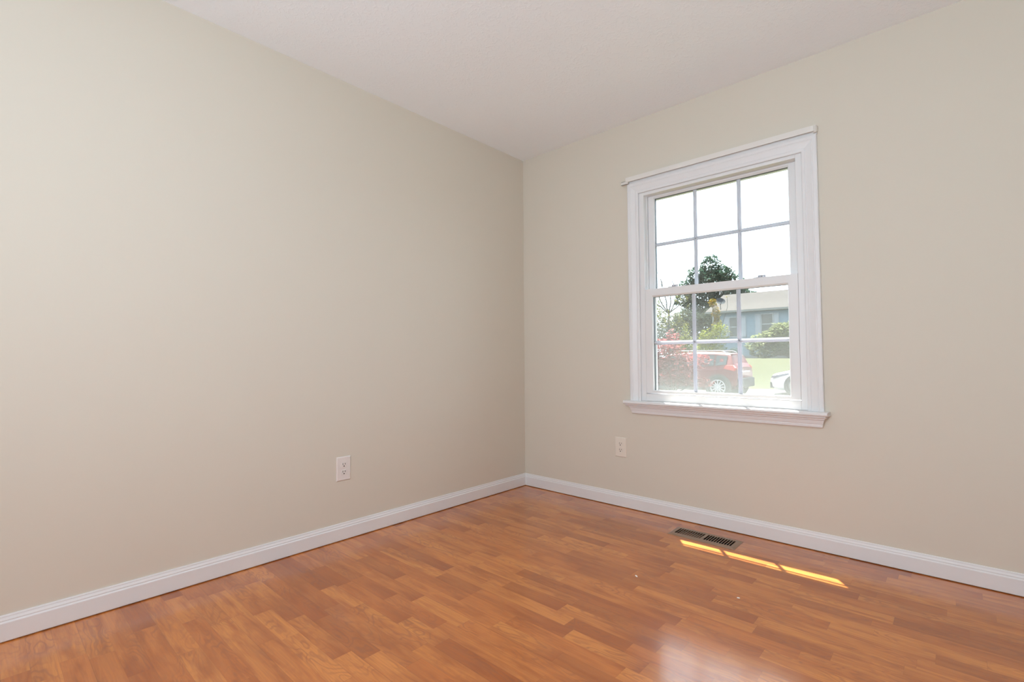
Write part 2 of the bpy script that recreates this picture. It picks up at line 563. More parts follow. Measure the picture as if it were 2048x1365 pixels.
# stool and apron
mb = MB()
nose = [(0.0, 0.675), (-0.050, 0.675), (-0.055, 0.6735), (-0.0585, 0.669), (-0.0585, 0.661), (-0.055, 0.6565), (-0.050, 0.655), (0.0, 0.655)]
mb.prism(nose, lambda p: (0.853 + max(0, -0.045 - p[0]) * 0.3, p[0], p[1]), lambda p: (1.943 - max(0, -0.045 - p[0]) * 0.3, p[0], p[1]))
mb.box(OX0 + 0.001, OX1 - 0.001, 0.0, 0.004, 0.657, 0.675)
wpart(mb, 'window_sill', MT['trim'])
mb = MB()
cov = [(0.0, 0.655), (-0.046, 0.655), (-0.046, 0.652), (-0.043, 0.6455), (-0.037, 0.642), (0.0, 0.642)]
mb.prism(cov, lambda p: (0.867, p[0], p[1]), lambda p: (1.930, p[0], p[1]))
apr = [(0.0, 0.642), (-0.034, 0.642), (-0.033, 0.636), (-0.027, 0.632), (-0.026, 0.628), (-0.022, 0.617), (-0.019, 0.611), (-0.0195, 0.607), (-0.017, 0.6055),
       (-0.017, 0.600), (-0.014, 0.596), (0.0, 0.596)]
mb.prism(apr, lambda p: (0.908 + p[0] * 0.75, p[0], p[1]), lambda p: (1.899 - p[0] * 0.75, p[0], p[1]))
wpart(mb, 'apron', MT['trim'])

# vinyl frame, stepped tracks
mb = MB()
ring_xz(mb, 0.9505, 1.8545, 0.6755, 1.9715, 0.0355, 0.0345, 0.0445, 0.0235, 0.003, 0.130)
mb.box(0.986, 0.992, 0.037, 0.050, 0.720, 1.948)     # parting stops between the tracks
mb.box(1.814, 1.820, 0.037, 0.050, 0.720, 1.948)
mb.box(0.986, 0.9985, 0.098, 0.130, 0.720, 1.948)    # blind stops outside
mb.box(1.8075, 1.820, 0.098, 0.130, 0.720, 1.948)
mb.box(0.986, 1.820, 0.098, 0.130, 1.938, 1.948)
wpart(mb, 'window_frame', MT['vinyl'], bevel=0.0015)
# sloping outer sill
mb = MB().prism([(0.13, 0.675), (0.13, 0.715), (0.20, 0.700), (0.20, 0.66)], lambda p: (0.92, p[0], p[1]), lambda p: (1.89, p[0], p[1]))
wpart(mb, 'outer_sill', MT['vinyl'])
mb = MB()
ring_xz(mb, 0.88, 1.925, 0.66, 2.04, 0.075, 0.075, 0.01, 0.075, 0.15, 0.172)
wpart(mb, 'outer_trim', MT['vinyl'])

def sash(name, x0, x1, z0, z1, gx0, gx1, gz0, gz1, y0, y1, gridx, gridz, yg):
    mb = MB()
    ring_xz(mb, x0, x1, z0, z1, gx0 - x0 - 0.004, x1 - gx1 - 0.004, gz0 - z0 - 0.002, z1 - gz1 - 0.008, y0, y1)
    # sloping glazing bead around the pane
    ix0, ix1, iz0, iz1 = gx0 - 0.004, gx1 + 0.004, gz0 - 0.002, gz1 + 0.008
    yb0, yb1 = y0 + 0.002, yg - 0.0105
    O = [(ix0, yb0, iz0), (ix1, yb0, iz0), (ix1, yb0, iz1), (ix0, yb0, iz1)]
    I = [(gx0, yb1, gz0), (gx1, yb1, gz0), (gx1, yb1, gz1), (gx0, yb1, gz1)]
    B = [(ix0, yb1, iz0), (ix1, yb1, iz0), (ix1, yb1, iz1), (ix0, yb1, iz1)]
    mb.add(O + I + B, [(0, 1, 5, 4), (1, 2, 6, 5), (2, 3, 7, 6), (3, 0, 4, 7)] +
           [(4, 5, 9, 8), (5, 6, 10, 9), (6, 7, 11, 10), (7, 4, 8, 11)])
    s = wpart(mb, name, MT['vinyl'])
    # glass: two sheets of the sealed unit
    g = MB()
    for yy in (yg - 0.0095, yg + 0.0095):
        g.box(gx0 - 0.003, gx1 + 0.003, yy - 0.0008, yy + 0.0008, gz0 - 0.003, gz1 + 0.003)
    wpart(g, 'glass_pane', MT['glass'], s)
    sp = MB()
    ring_xz(sp, gx0 - 0.0035, gx1 + 0.0035, gz0 - 0.0035, gz1 + 0.0035, 0.004, 0.004, 0.0035, 0.004, yg - 0.0085, yg + 0.0085)
    wpart(sp, 'glazing_spacer', MT['spacer'], s)
    # contoured grid bars between the sheets
    wv = 0.0112
    pr = [(-wv, 0), (-wv * 0.55, -0.0022), (-wv * 0.3, -0.0045), (wv * 0.3, -0.0045), (wv * 0.55, -0.0022), (wv, 0), (wv * 0.3, 0.0045), (-wv * 0.3, 0.0045)]
    for gx in gridx:
        m = MB().prism(pr, lambda p: (gx + p[0], yg + p[1], gz0), lambda p: (gx + p[0], yg + p[1], gz1))
        wpart(m, 'muntin', MT['grid'], s)
    m = MB().prism(pr, lambda p: (gx0, yg + p[1], gridz + p[0]), lambda p: (gx1, yg + p[1], gridz + p[0]))
    wpart(m, 'muntin', MT['grid'], s)
    return s
XG = (1.281, 1.527)
low = sash('lower_sash', 0.987, 1.819, 0.724, 1.360, 1.035, 1.771, 0.742, 1.310, 0.004, 0.0365, XG, 1.030, 0.0255)
upp = sash('upper_sash', 0.993, 1.813, 1.322, 1.947, 1.033, 1.774, 1.350, 1.930, 0.0505, 0.083, XG, 1.641, 0.070)
for lx in (1.163, 1.640):
    mb = MB()
    mb.box(lx - 0.030, lx + 0.030, 0.008, 0.032, 1.360, 1.364)
    mb.lathe([(0.012, 0.004), (0.012, 0.012), (0.009, 0.014)], 16, (lx, 0.022, 1.360))
    mb.prism([(-0.006, 0.009), (0.024, 0.006), (0.028, 0.009), (0.026, 0.013), (-0.006, 0.014)],
             lambda p: (lx + p[0], 0.014, 1.360 + p[1]), lambda p: (lx + p[0], 0.024, 1.360 + p[1]))
    wpart(mb, 'sash_lock', MT['lock'], low, bevel=0.001)

# insect screen outside the lower sash
mb = MB()
ring_xz(mb, 0.9985, 1.8065, 0.722, 1.352, 0.019, 0.019, 0.016, 0.019, 0.0865, 0.0955)
scr = wpart(mb, 'screen_frame', MT['vinyl'])
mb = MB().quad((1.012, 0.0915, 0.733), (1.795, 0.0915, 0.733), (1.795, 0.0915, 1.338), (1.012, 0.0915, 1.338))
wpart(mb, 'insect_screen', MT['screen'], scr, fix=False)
for (px, pz) in ((1.026, 0.783),):
    wpart(MB().tube([(px - 0.008, 0.084, pz), (px + 0.011, 0.080, pz), (px + 0.014, 0.080, pz + 0.003)], 0.0013, 6), 'screen_pull', MT['spacer'], scr)
wpart(MB().tube([(1.026, 0.086, 1.857), (1.042, 0.084, 1.857)], 0.0012, 6), 'frame_pin', MT['spacer'], win)

# curtain rod above the window
rod = empty('curtain_rod', (1.40, -0.012, 2.057))
tag(rod, 'flat white curtain rod fixed along the head of the window', 'curtain rod')
mb = MB()
path = [(1.9215, -0.012), (1.9205, -0.020), (1.9165, -0.027), (1.909, -0.032), (1.898, -0.034), (0.886, -0.034)]
z0r, z1r = 2.0445, 2.0725
vs, fs = [], []
for i, (px, py) in enumerate(path):
    a = Vector(path[max(0, i - 1)]); b = Vector(path[min(len(path) - 1, i + 1)])
    d = (b - a).normalized(); n = Vector((-d.y, d.x)) * -1
    for (t, z) in ((0.0, z0r), (0.0022, z0r + 0.002), (0.003, z0r + 0.006), (0.003, z1r - 0.006), (0.0022, z1r - 0.002), (0.0, z1r), (-0.004, z1r), (-0.004, z0r)):
        vs.append((px + n.x * t - 1.40, py + n.y * t + 0.012, z - 2.057))
k = 8
for i in range(len(path) - 1):
    for j in range(k): fs.append((i * k + j, i * k + (j + 1) % k, (i + 1) * k + (j + 1) % k, (i + 1) * k + j))
fs += [tuple(range(k)), tuple((len(path) - 1) * k + j for j in range(k - 1, -1, -1))]
mb.add(vs, fs)
mb.build('rod_body', MT['rod'], rod)
mb = MB()
mb.box(0.852 - 1.40, 0.900 - 1.40, -0.021, -0.018, 2.0335 - 2.057, 2.0535 - 2.057)
mb.box(0.852 - 1.40, 0.900 - 1.40, -0.021, -0.010, 2.0515 - 2.057, 2.0535 - 2.057)
mb.box(0.852 - 1.40, 0.900 - 1.40, -0.021, -0.010, 2.0335 - 2.057, 2.0355 - 2.057)
mb.build('rod_end', MT['rod'], rod)
for bx in (0.893, 1.9145):
    MB().box(bx - 0.006 - 1.40, bx + 0.006 - 1.40, -0.018, 0.0, 2.040 - 2.057, 2.076 - 2.057).build('bracket', MT['rod'], rod, bevel=0.001)

# window frame added around the rear fill light, unseen behind the camera
w2 = empty('added_window', (1.68, RY, 0.85)); tag(w2, kind='structure')
mb = MB()
ring_xz(mb, 1.10, 2.26, 0.85, 2.04, 0.03, 0.03, 0.03, 0.03, RY - 0.11, RY - 0.03)
mb.box(1.10, 2.26, RY - 0.08, RY - 0.045, 1.43, 1.46)
wpart(mb, 'window_frame', MT['vinyl'], w2)

# pendant globe added out of view to fill the room with light
lamp = empty('fill_pendant', (1.70, -3.00, H))
tag(lamp, 'added unseen fill light, a glowing white globe hanging on a thin stem', 'fill light')
MB().lathe([(0.0, 0.0), (0.065, 0.0), (0.065, -0.012), (0.05, -0.022), (0.012, -0.026), (0.010, -0.44), (0.045, -0.445), (0.048, -0.465), (0.0, -0.465)], 32).build('fill_stem', MT['fitting'], lamp)
GR = 0.15
MB().lathe([(GR * sin(a * pi / 20), -0.46 - GR + GR * cos(a * pi / 20)) for a in range(2, 21)], 40).build('fill_globe', MT['dome'], lamp, smooth=True)

# ------------------------------------------------------------------ outlets
def outlet(loc, rz, label, pm):
    """plate on the local x-z plane, facing local -y"""
    t = empty('electrical_outlet', loc, rz)
    tag(t, label, 'electrical outlet', 'duplex outlets low on the walls')
    w2_, h2_ = 0.0395, 0.062
    mb = MB()
    b_ = 0.0035
    mb.add([(-w2_, 0, -h2_), (w2_, 0, -h2_), (w2_, 0, h2_), (-w2_, 0, h2_),
            (-w2_, -0.002, -h2_), (w2_, -0.002, -h2_), (w2_, -0.002, h2_), (-w2_, -0.002, h2_),
            (-w2_ + b_, -0.0058, -h2_ + b_), (w2_ - b_, -0.0058, -h2_ + b_), (w2_ - b_, -0.0058, h2_ - b_), (-w2_ + b_, -0.0058, h2_ - b_)],
           [(0, 1, 2, 3)] + [(i, (i + 1) % 4, 4 + (i + 1) % 4, 4 + i) for i in range(4)] +
           [(4 + i, 4 + (i + 1) % 4, 8 + (i + 1) % 4, 8 + i) for i in range(4)] + [(8, 9, 10, 11)])
    mb.build('cover_plate', pm, t)
    for zc in (0.0195, -0.0195):
        mb = MB()
        pts = []
        for k in range(9):
            a = radians(-40 + k * 10); pts.append((0.0172 * cos(a), 0.0172 * sin(a) * 1.15))
        pts = pts + [(-x, -z) for x, z in pts]
        mb.prism(pts, lambda p: (p[0], -0.0055, zc + p[1]), lambda p: (p[0], -0.0082, zc + p[1]))
        r = mb.build('receptacle', pm, t, bevel=0.0005)
        s = MB()
        s.box(-0.0076, -0.0050, -0.0086, -0.0080, zc + 0.0000, zc + 0.0100)
        s.box(0.0050, 0.0076, -0.0086, -0.0080, zc + 0.0010, zc + 0.0090)
        s.lathe([(0.0033, -0.0086), (0.0033, -0.0080)], 12, (0, 0, zc - 0.0062), 'y')
        s.build('contact_slots', MT['hole'], r)
    MB().lathe([(0.0032, -0.0055), (0.0032, -0.0068), (0.0020, -0.0074)], 14, (0, 0, 0), 'y').build('screw', pm, t)
    return t
outlet((0.0, -1.4592, 0.3695), radians(90), 'white duplex electrical outlet low on the left wall', MT['plate'])
outlet((0.806, 0.0, 0.3740), 0.0, 'almond duplex electrical outlet on the wall beneath the window', MT['plate_b'])

# ------------------------------------------------------------------ floor vent
VC = (1.400, -0.194, 0.0)
vent = empty('floor_vent', VC)
tag(vent, 'brown metal floor vent grille near the wall below the window', 'floor vent')
mb = MB()
hx, hy = 0.1705, 0.0705
ix, iy = 0.1465, 0.0425
zt, ze = 0.0060, 0.0010
O = [(-hx, -hy, 0.0), (hx, -hy, 0.0), (hx, hy, 0.0), (-hx, hy, 0.0)]
O1 = [(x, y, ze) for x, y, z in O]
T = [(-hx + .011, -hy + .011, zt), (hx - .011, -hy + .011, zt), (hx - .011, hy - .011, zt), (-hx + .011, hy - .011, zt)]
I = [(-ix, -iy, zt), (ix, -iy, zt), (ix, iy, zt), (-ix, iy, zt)]
I2 = [(x, y, zt - 0.004) for x, y, z in I]
vs = O + O1 + T + I + I2
fs = []
for l in range(4):
    for i in range(4):
        fs.append((l * 4 + i, l * 4 + (i + 1) % 4, l * 4 + 4 + (i + 1) % 4, l * 4 + 4 + i))
mb.add(vs, fs)
NS = 11
for side in (-1, 1):
    x0, x1 = (-ix, -0.006) if side < 0 else (0.006, ix)
    step = (x1 - x0) / NS
    for i in range(NS + 1):
        xb = x0 + i * step
        a, b = xb - 0.0017, xb + 0.0017
        if i == 0: a = xb if side < 0 else -0.006
        if i == NS: b = xb if side > 0 else 0.006
        mb.box(a, b, -iy - 0.0005, iy + 0.0005, zt - 0.0020, zt - 0.0001)
mb.box(-0.0061, 0.0061, -iy, iy, zt - 0.0036, zt)
mb.build('faceplate', MT['vent'], vent)
mb = MB()
for i in range(1, NS):                                # closed damper louvres under the left bank
    xb = -ix + i * (ix - 0.006) / NS
    mb.prism([(0.0, -0.004), (0.0125, -0.0065), (0.0125, -0.0075), (0.0, -0.005)],
             lambda p: (xb + p[0], -iy + 0.001, p[1]), lambda p: (xb + p[0], iy - 0.001, p[1]))
mb.build('damper', MT['damper'], vent)
mb = MB()
a0, a1, b0, b1 = VX0 - VC[0], VX1 - VC[0], VY0 - VC[1], VY1 - VC[1]
z_ = -0.14
mb.quad((a0, b0, z_), (a1, b0, z_), (a1, b1, z_), (a0, b1, z_))
mb.quad((a0, b0, 0), (a1, b0, 0), (a1, b0, z_), (a0, b0, z_))
mb.quad((a0, b1, 0), (a1, b1, 0), (a1, b1, z_), (a0, b1, z_))
mb.quad((a0, b0, 0), (a0, b1, 0), (a0, b1, z_), (a0, b0, z_))
mb.quad((a1, b0, 0), (a1, b1, 0), (a1, b1, z_), (a1, b0, z_))
mb.build('duct', MT['duct'], vent, fix=False)

# flecks of paint lying on the floor
def chip(x, y, a, L, Wd, label):
    t = MB()
    pts = [(-L, -Wd * .5), (-L * .3, -Wd), (L * .8, -Wd * .6), (L, Wd * .3), (L * .1, Wd), (-L * .8, Wd * .7)]
    pts = [(p[0] * cos(a) - p[1] * sin(a), p[0] * sin(a) + p[1] * cos(a)) for p in pts]
    t.prism(pts, lambda p: (p[0], p[1], 0.0), lambda p: (p[0] * .8, p[1] * .8, 0.0022))
    o = t.build('paint_flake', MT['chip'])
    o.location = (x, y, 0.0)
    tag(o, label, 'debris', 'white flakes on the floor')
chip(1.352, -0.835, -0.6, 0.009, 0.0035, 'tiny white paint flake on the floor left of the sunlit strip')
chip(1.742, -0.745, 0.2, 0.006, 0.003, 'tiny white paint flake on the floor in front of the sunlit strip')

DIM = 0.50
# ------------------------------------------------------------------ roof overhang of this house (shades the glass)
mb = MB()
mb.box(-3.0, 6.0, 0.15, 0.58, 2.602, 2.620)
mb.box(-3.0, 6.0, 0.565, 0.585, 2.602, 2.74)
mb.add([(-3, -4.2, 4.3), (6, -4.2, 4.3), (6, 0.60, 2.74), (-3, 0.60, 2.74), (-3, -4.2, 4.4), (6, -4.2, 4.4), (6, 0.60, 2.80), (-3, 0.60, 2.80)],
       [(0, 1, 2, 3), (4, 5, 6, 7), (0, 1, 5, 4), (2, 3, 7, 6), (0, 3, 7, 4), (1, 2, 6, 5)])
MT['eave'] = mat('eave_white', (0.75, 0.75, 0.73), 0.6, var=(6, 0.02))
tag(mb.build('roof_overhang', MT['eave']), kind='structure')

# ------------------------------------------------------------------ ground
MT['grass'] = mat('lawn_grass', (0.066, 0.072, 0.034), 0.9, spec=0.1, var=(3.0, 0.22), bump=(60, 0.6, 0.02))
MT['concrete'] = mat('sunlit_concrete', (0.22, 0.21, 0.20), 0.85, spec=0.2, var=(2.0, 0.05))
def gz(x, y):
    """height of the ground: flat by the street, rising across the neighbour's lawn"""
    t = (y - 19.6) / 8.0
    t = min(1, max(0, t)); t = t * t * (3 - 2 * t)
    return -0.45 + 1.27 * t
xs = [-60 + i * 2.0 for i in range(52)]
ys = [0.2, 3, 6, 9, 11.5, 13, 15, 17, 19] + [19.6 + i * 0.6 for i in range(16)] + [31, 35, 45, 60, 90]
mb = MB()
vs = [(x, y, gz(x, y) - (0.04 if 11.5 < y < 19.5 else 0.0)) for y in ys for x in xs]
nx = len(xs)
mb.add(vs, [(j * nx + i, j * nx + i + 1, (j + 1) * nx + i + 1, (j + 1) * nx + i) for j in range(len(ys) - 1) for i in range(nx - 1)])
tag(mb.build('lawn', MT['grass'], smooth=True), kind='structure')
mb = MB()                                             # pavement the cars stand on
P = [(-60, 11.6), (42, 11.6), (42, 19.9), (-3.4, 19.9), (-4.3, 19.1), (-60, 18.9)]
mb.prism(P, lambda p: (p[0], p[1], -0.60), lambda p: (p[0], p[1], -0.445))
tag(mb.build('pavement', MT['concrete']), kind='structure')

# ------------------------------------------------------------------ neighbour's house
MT['siding'] = siding_mat('blue_lap_siding', (0.17, 0.26, 0.335))
MT['roofing'] = mat('weathered_shingles', (0.046, 0.040, 0.041), 0.9, spec=0.15, var=(1.2, 0.16), bump=(14, 0.5, 0.02))
MT['xtrim'] = mat('house_trim_white', (0.34, 0.37, 0.40), 0.5, var=(3, 0.03))
MT['gutter'] = mat('gutter_cream', (0.17, 0.18, 0.165), 0.5, var=(3, 0.03))
MT['shutter'] = mat('white_louvred_shutter', (0.36, 0.40, 0.45), 0.5, var=(3, 0.03), bump=(30, 0.4, 0.01))
MT['dark_glass'] = mat('dark_window_glass', (0.04, 0.05, 0.04), 0.12, var=(2, 0.35))
MT['found'] = mat('grey_foundation', (0.24, 0.24, 0.25), 0.8, var=(2, 0.08))
HX, HY, HZ = -10.20, 32.0, 0.80
house = empty('neighbour_house', (HX, HY, HZ))
tag(house, 'low pale blue house with white shutters and grey shingle roof across the street', 'house')
HL = 16.0
mb = MB()
g0 = [(0.0, -0.3), (6.6, -0.3), (6.6, 3.25), (3.3, 4.65), (0.0, 3.25)]
mb.prism(g0, lambda p: (0.0, p[0], p[1]), lambda p: (HL, p[0], p[1]))
mb.build('wall', MT['siding'], house)
mb = MB()
rf = [(-0.38, 3.16), (3.3, 4.68), (6.98, 3.16), (6.98, 3.26), (3.3, 4.80), (-0.38, 3.26)]
mb.prism(rf, lambda p: (-0.38, p[0], p[1]), lambda p: (HL + 0.38, p[0], p[1]))
mb.build('roof', MT['roofing'], house)
MB().box(-0.38, HL + 0.38, -0.50, -0.381, 3.12, 3.245).build('gutter', MT['gutter'], house)
mb = MB().box(-0.38, HL + 0.38, -0.38, 0.0, 3.12, 3.158)
mb.box(-0.02, 0.11, -0.03, 0.09, -0.3, 3.12)
mb.build('trim_board', MT['xtrim'], house)
MB().tube([(0.30, -0.06, 3.1), (0.30, -0.06, -0.1)], 0.04, 8).build('downspout', MT['xtrim'], house)
MB().box(-0.01, HL + 0.01, -0.012, 0.0, -0.35, 0.18).build('foundation', MT['found'], house)
for wx in (1.13, 3.14, 7.2, 10.4):
    wz0, wz1, ww = 1.50 if wx < 3 else 1.60, 2.80 if wx < 3 else 2.90, 0.68
    fr = MB()
    ring_xz(fr, wx - 0.05, wx + ww + 0.05, wz0 - 0.05, wz1 + 0.05, 0.06, 0.06, 0.06, 0.06, -0.05, 0.0)
    fr.box(wx, wx + ww, -0.04, -0.005, (wz0 + wz1) / 2 - 0.03, (wz0 + wz1) / 2 + 0.03)
    fo = fr.build('window', MT['xtrim'], house)
    MB().box(wx, wx + ww, -0.02, 0.0, wz0, wz1).build('pane', MT['dark_glass'], fo)
    for sx in (wx - 0.37, wx + ww + 0.07):
        sh = MB()
        ring_xz(sh, sx, sx + 0.30, wz0 - 0.05, wz1 + 0.05, 0.04, 0.04, 0.07, 0.07, -0.045, -0.005)
        n = 16
        for i in range(n):
            za = wz0 + 0.03 + i * (wz1 - wz0 - 0.06) / n
            sh.prism([(-0.036, za), (-0.030, za), (-0.010, za + 0.075), (-0.016, za + 0.075)], lambda p: (sx + 0.04, p[0], p[1]), lambda p: (sx + 0.26, p[0], p[1]))
        sh.build('shutter', MT['shutter'], house)

dish = empty('satellite_dish', (-9.52, 31.55, 4.18))
tag(dish, 'dark grey satellite dish at the left corner of the blue house roof', 'satellite dish')
MT['dish'] = mat('dish_grey', (0.04, 0.048, 0.06), 0.9, spec=0.1, var=(6, 0.05))
mb = MB()
prof = [(0.005, 0.0), (0.10, 0.008), (0.20, 0.033), (0.29, 0.07), (0.30, 0.075), (0.29, 0.06), (0.20, 0.02), (0.10, -0.006), (0.005, -0.012)]
mb.lathe(prof, 24, (0, 0, 0), 'z')
Rm = Matrix.Rotation(radians(52), 4, Vector((0.8, 0.6, 0)).normalized())
mb.v = [tuple(Rm @ Vector(v) + Vector((0.02, 0.0, 0.52))) for v in mb.v]
mb.build('reflector', MT['dish'], dish, smooth=True)
MB().tube([(0, 0.10, -0.02), (0, 0.02, 0.35), (0.02, 0.0, 0.52)], 0.022, 8).build('mast', MT['dish'], dish)
MB().tube([(0.02, 0, 0.30), (0.20, -0.30, 0.52), (0.22, -0.32, 0.60)], 0.016, 8).build('feed_arm', MT['dish'], dish)

# ------------------------------------------------------------------ plants
def foliage(mb, blobs, n, size, seed, flat=0.5, shell=0.55, spray=0):
    """n small leaves (4-sided, folded) scattered through the outer part of soft ellipsoids"""
    rnd = random.Random(seed)
    wts = [b[3] * b[4] * b[5] for b in blobs]
    for _ in range(n):
        b = rnd.choices(blobs, wts)[0]
        while True:
            p = Vector((rnd.uniform(-1, 1), rnd.uniform(-1, 1), rnd.uniform(-1, 1)))
            if p.length <= 1.0 and p.length > shell * rnd.random(): break
        bump = 1.0 + 0.16 * sin(p.x * 7 + b[0] * 3) * cos(p.z * 6 + b[1])
        c = Vector((b[0] + p.x * b[3] * bump, b[1] + p.y * b[4] * bump, b[2] + p.z * b[5] * bump))
        s = size * rnd.uniform(0.6, 1.35)
        d = Vector((rnd.gauss(0, 1), rnd.gauss(0, 1), rnd.gauss(0, 1) * flat)).normalized()
        q = d.cross(Vector((rnd.gauss(0, 1) * .5, rnd.gauss(0, 1) * .5, 1))).normalized()
        e = d.cross(q) * s * 0.12
        mb.add([c - d * s, c + q * s * .45 + e, c + d * s, c - q * s * .45 + e], [(0, 1, 2, 3)])
    return mb

def branches(mb, base, tips, r0, r1, seed, n=6, wob=0.12):
    rnd = random.Random(seed)
    base = Vector(base)
    for t in tips:
        t = Vector(t)
        L = (t - base).length
        pts = []
        for i in range(n + 1):
            k = i / n
            pts.append(base.lerp(t, k) + Vector((rnd.uniform(-1, 1), rnd.uniform(-1, 1), 0.6 * rnd.uniform(-1, 1))) * wob * L * k * (1.15 - k))
        mb.tube([tuple(p) for p in pts], [r0 + (r1 - r0) * (i / n) for i in range(n + 1)], 6)
    return mb

MT['bark'] = mat('grey_bark', (0.10, 0.095, 0.085), 0.9, spec=0.1, var=(6, 0.2), bump=(30, 0.5, 0.02))
MT['pine'] = leaf_mat('pine_needles', (0.032, 0.068, 0.050), (0.085, 0.135, 0.100), 0.5)
MT['far_green'] = leaf_mat('distant_green_leaves', (0.045, 0.085, 0.06), (0.09, 0.13, 0.085), 0.4)
MT['lime'] = leaf_mat('lime_leaves', (0.16, 0.20, 0.022), (0.24, 0.25, 0.05), 0.62)
MT['amber'] = leaf_mat('amber_leaves', (0.30, 0.15, 0.03), (0.26, 0.27, 0.04), 0.62)
MT['young'] = leaf_mat('young_yellow_leaves', (0.14, 0.15, 0.03), (0.18, 0.17, 0.07), 0.6)
MT['maple'] = leaf_mat('red_maple_leaves', (0.26, 0.045, 0.055), (0.40, 0.16, 0.17), 0.5)
MT['hedge'] = leaf_mat('rhododendron_leaves', (0.13, 0.16, 0.07), (0.32, 0.35, 0.20), 0.4)
MT['under'] = leaf_mat('dark_undergrowth', (0.045, 0.065, 0.045), (0.085, 0.10, 0.075), 0.3)
MT['pale'] = leaf_mat('pale_grey_green_leaves', (0.12, 0.16, 0.09), (0.22, 0.24, 0.17), 0.6)
MT['bloom'] = leaf_mat('white_blossom', (0.20, 0.20, 0.21), (0.12, 0.14, 0.13), 0.4)

# tall pine behind the street
t = empty('pine_tree', (-13.9, 41.8, 0.8))
tag(t, 'tall dark green pine rising behind the left end of the blue house', 'tree')
mb = MB()
bl = []
rnd = random.Random(4)
for (x, z, rx, rz) in [(0.15, 8.3, 0.9, 1.0), (-0.9, 7.4, 0.9, 0.8), (1.1, 7.6, 0.9, 0.8), (0.2, 6.9, 1.6, 1.0), (-1.6, 6.3, 0.9, 0.7), (1.9, 6.7, 0.8, 0.8),
                       (-0.7, 5.7, 1.5, 0.9), (1.3, 5.7, 1.5, 0.9), (2.5, 5.5, 0.7, 0.8), (-2.0, 5.3, 0.9, 0.6), (-1.1, 4.6, 1.3, 0.8), (0.9, 4.5, 1.6, 0.9), (2.6, 4.4, 0.8, 0.7),
                       (-0.2, 3.6, 1.7, 0.8), (1.6, 3.4, 1.2, 0.7)]:
    bl.append((x * 0.92, x * 0.75 + rnd.uniform(-.5, .5), z, rx, rx, rz))
foliage(mb, bl, 15000, 0.15, 11, flat=0.9, shell=0.8)
mb.build('crown', MT['pine'], t, fix=False)
mb = MB()
mb.tube([(0, 0, -0.2), (0.05, 0, 4), (0.1, 0, 8.4)], [0.28, 0.2, 0.05], 8)
branches(mb, (0.03, 0, 3.4), [(-1.6, -1.2, 5.2), (1.8, 1.4, 5.4), (-0.8, -0.6, 6.5), (1.2, 1.0, 6.8)], 0.10, 0.03, 5)
mb.build('trunk', MT['bark'], t, smooth=True)

# smaller trees behind the roof
for i, (x, y, z, r, lab) in enumerate([(-13.1, 50.5, 7.55, 0.75, 'small rounded treetop showing just above the roof ridge of the blue house'),
                                       (-12.6, 45.9, 7.9, 0.9, 'treetop showing above the roof ridge close beside the tall pine')]):
    t = empty('green_tree', (x, y, 0.8)); tag(t, lab, 'tree')
    mb = MB()
    foliage(mb, [(0, 0, z - 0.8 - r * 0.6, r, r, r * .75), (-0.4, 0.2, z - 0.8 - r * 1.4, r * 1.1, r, r), (0.3, 0, z - 0.8 - r * 2.2, r * 1.3, r, r)], 1700, 0.15, 30 + i, shell=0.7)
    mb.build('crown', MT['far_green'], t, fix=False)
    MB().tube([(0, 0, -0.2), (0.1, 0, 3), (0, 0, z - 1.2)], [0.2, 0.14, 0.05], 8).build('trunk', MT['bark'], t, smooth=True)

# dark undergrowth between the pine and the bushes
t = empty('evergreen_shrub', (-12.35, 35.0, 0.8)); tag(t, 'mass of dark shaded evergreen growth beneath the tall pine', 'shrub')
mb = MB()
foliage(mb, [(-1.7, -0.9, 1.6, 1.2, 1.0, 1.9), (-0.7, 0.1, 1.7, 1.6, 1.2, 1.9), (0.25, 1.0, 1.9, 1.2, 1.2, 1.9), (-0.9, 0.2, 3.0, 1.2, 1.0, 0.9)], 6500, 0.15, 51, shell=0.6)
mb.build('foliage', MT['under'], t, fix=False)
branches(MB(), (0, 0, -0.2), [(-1.9, -1.2, 2.2), (0.4, 1, 2.4), (-0.6, 0.2, 2.9)], 0.08, 0.03, 6).build('stems', MT['bark'], t, smooth=True)

# pale trees further off, at the left
for i, (x, y, lab) in enumerate([(-17.2, 37.3, 'pale green tree far off at the extreme left of the window view'),
                                 (-19.3, 47.7, 'pale green tree far off between the forked tree and the tall pine')]):
    t = empty('pale_tree', (x, y, 0.8)); tag(t, lab, 'tree')
    mb = MB()
    foliage(mb, [(0, 0, 2.9, 1.5, 1.2, 1.5), (-0.5, -.3, 1.6, 1.5, 1.1, 1.2), (0.6, .4, 1.7, 1.4, 1.1, 1.3), (0.2, .1, 4.3, .9, .8, .8)], 2600, 0.13, 130 + i, shell=0.8)
    mb.build('crown', MT['pale'], t, fix=False)
    branches(MB().tube([(0, 0, -0.2), (0.1, 0, 1.5), (0, 0, 3.6)], [0.2, 0.14, 0.05], 8), (0.1, 0, 1.4), [(-0.9, -.6, 3.0), (1.0, .7, 3.2)], 0.08, 0.02, 131 + i).build('trunk', MT['bark'], t, smooth=True)

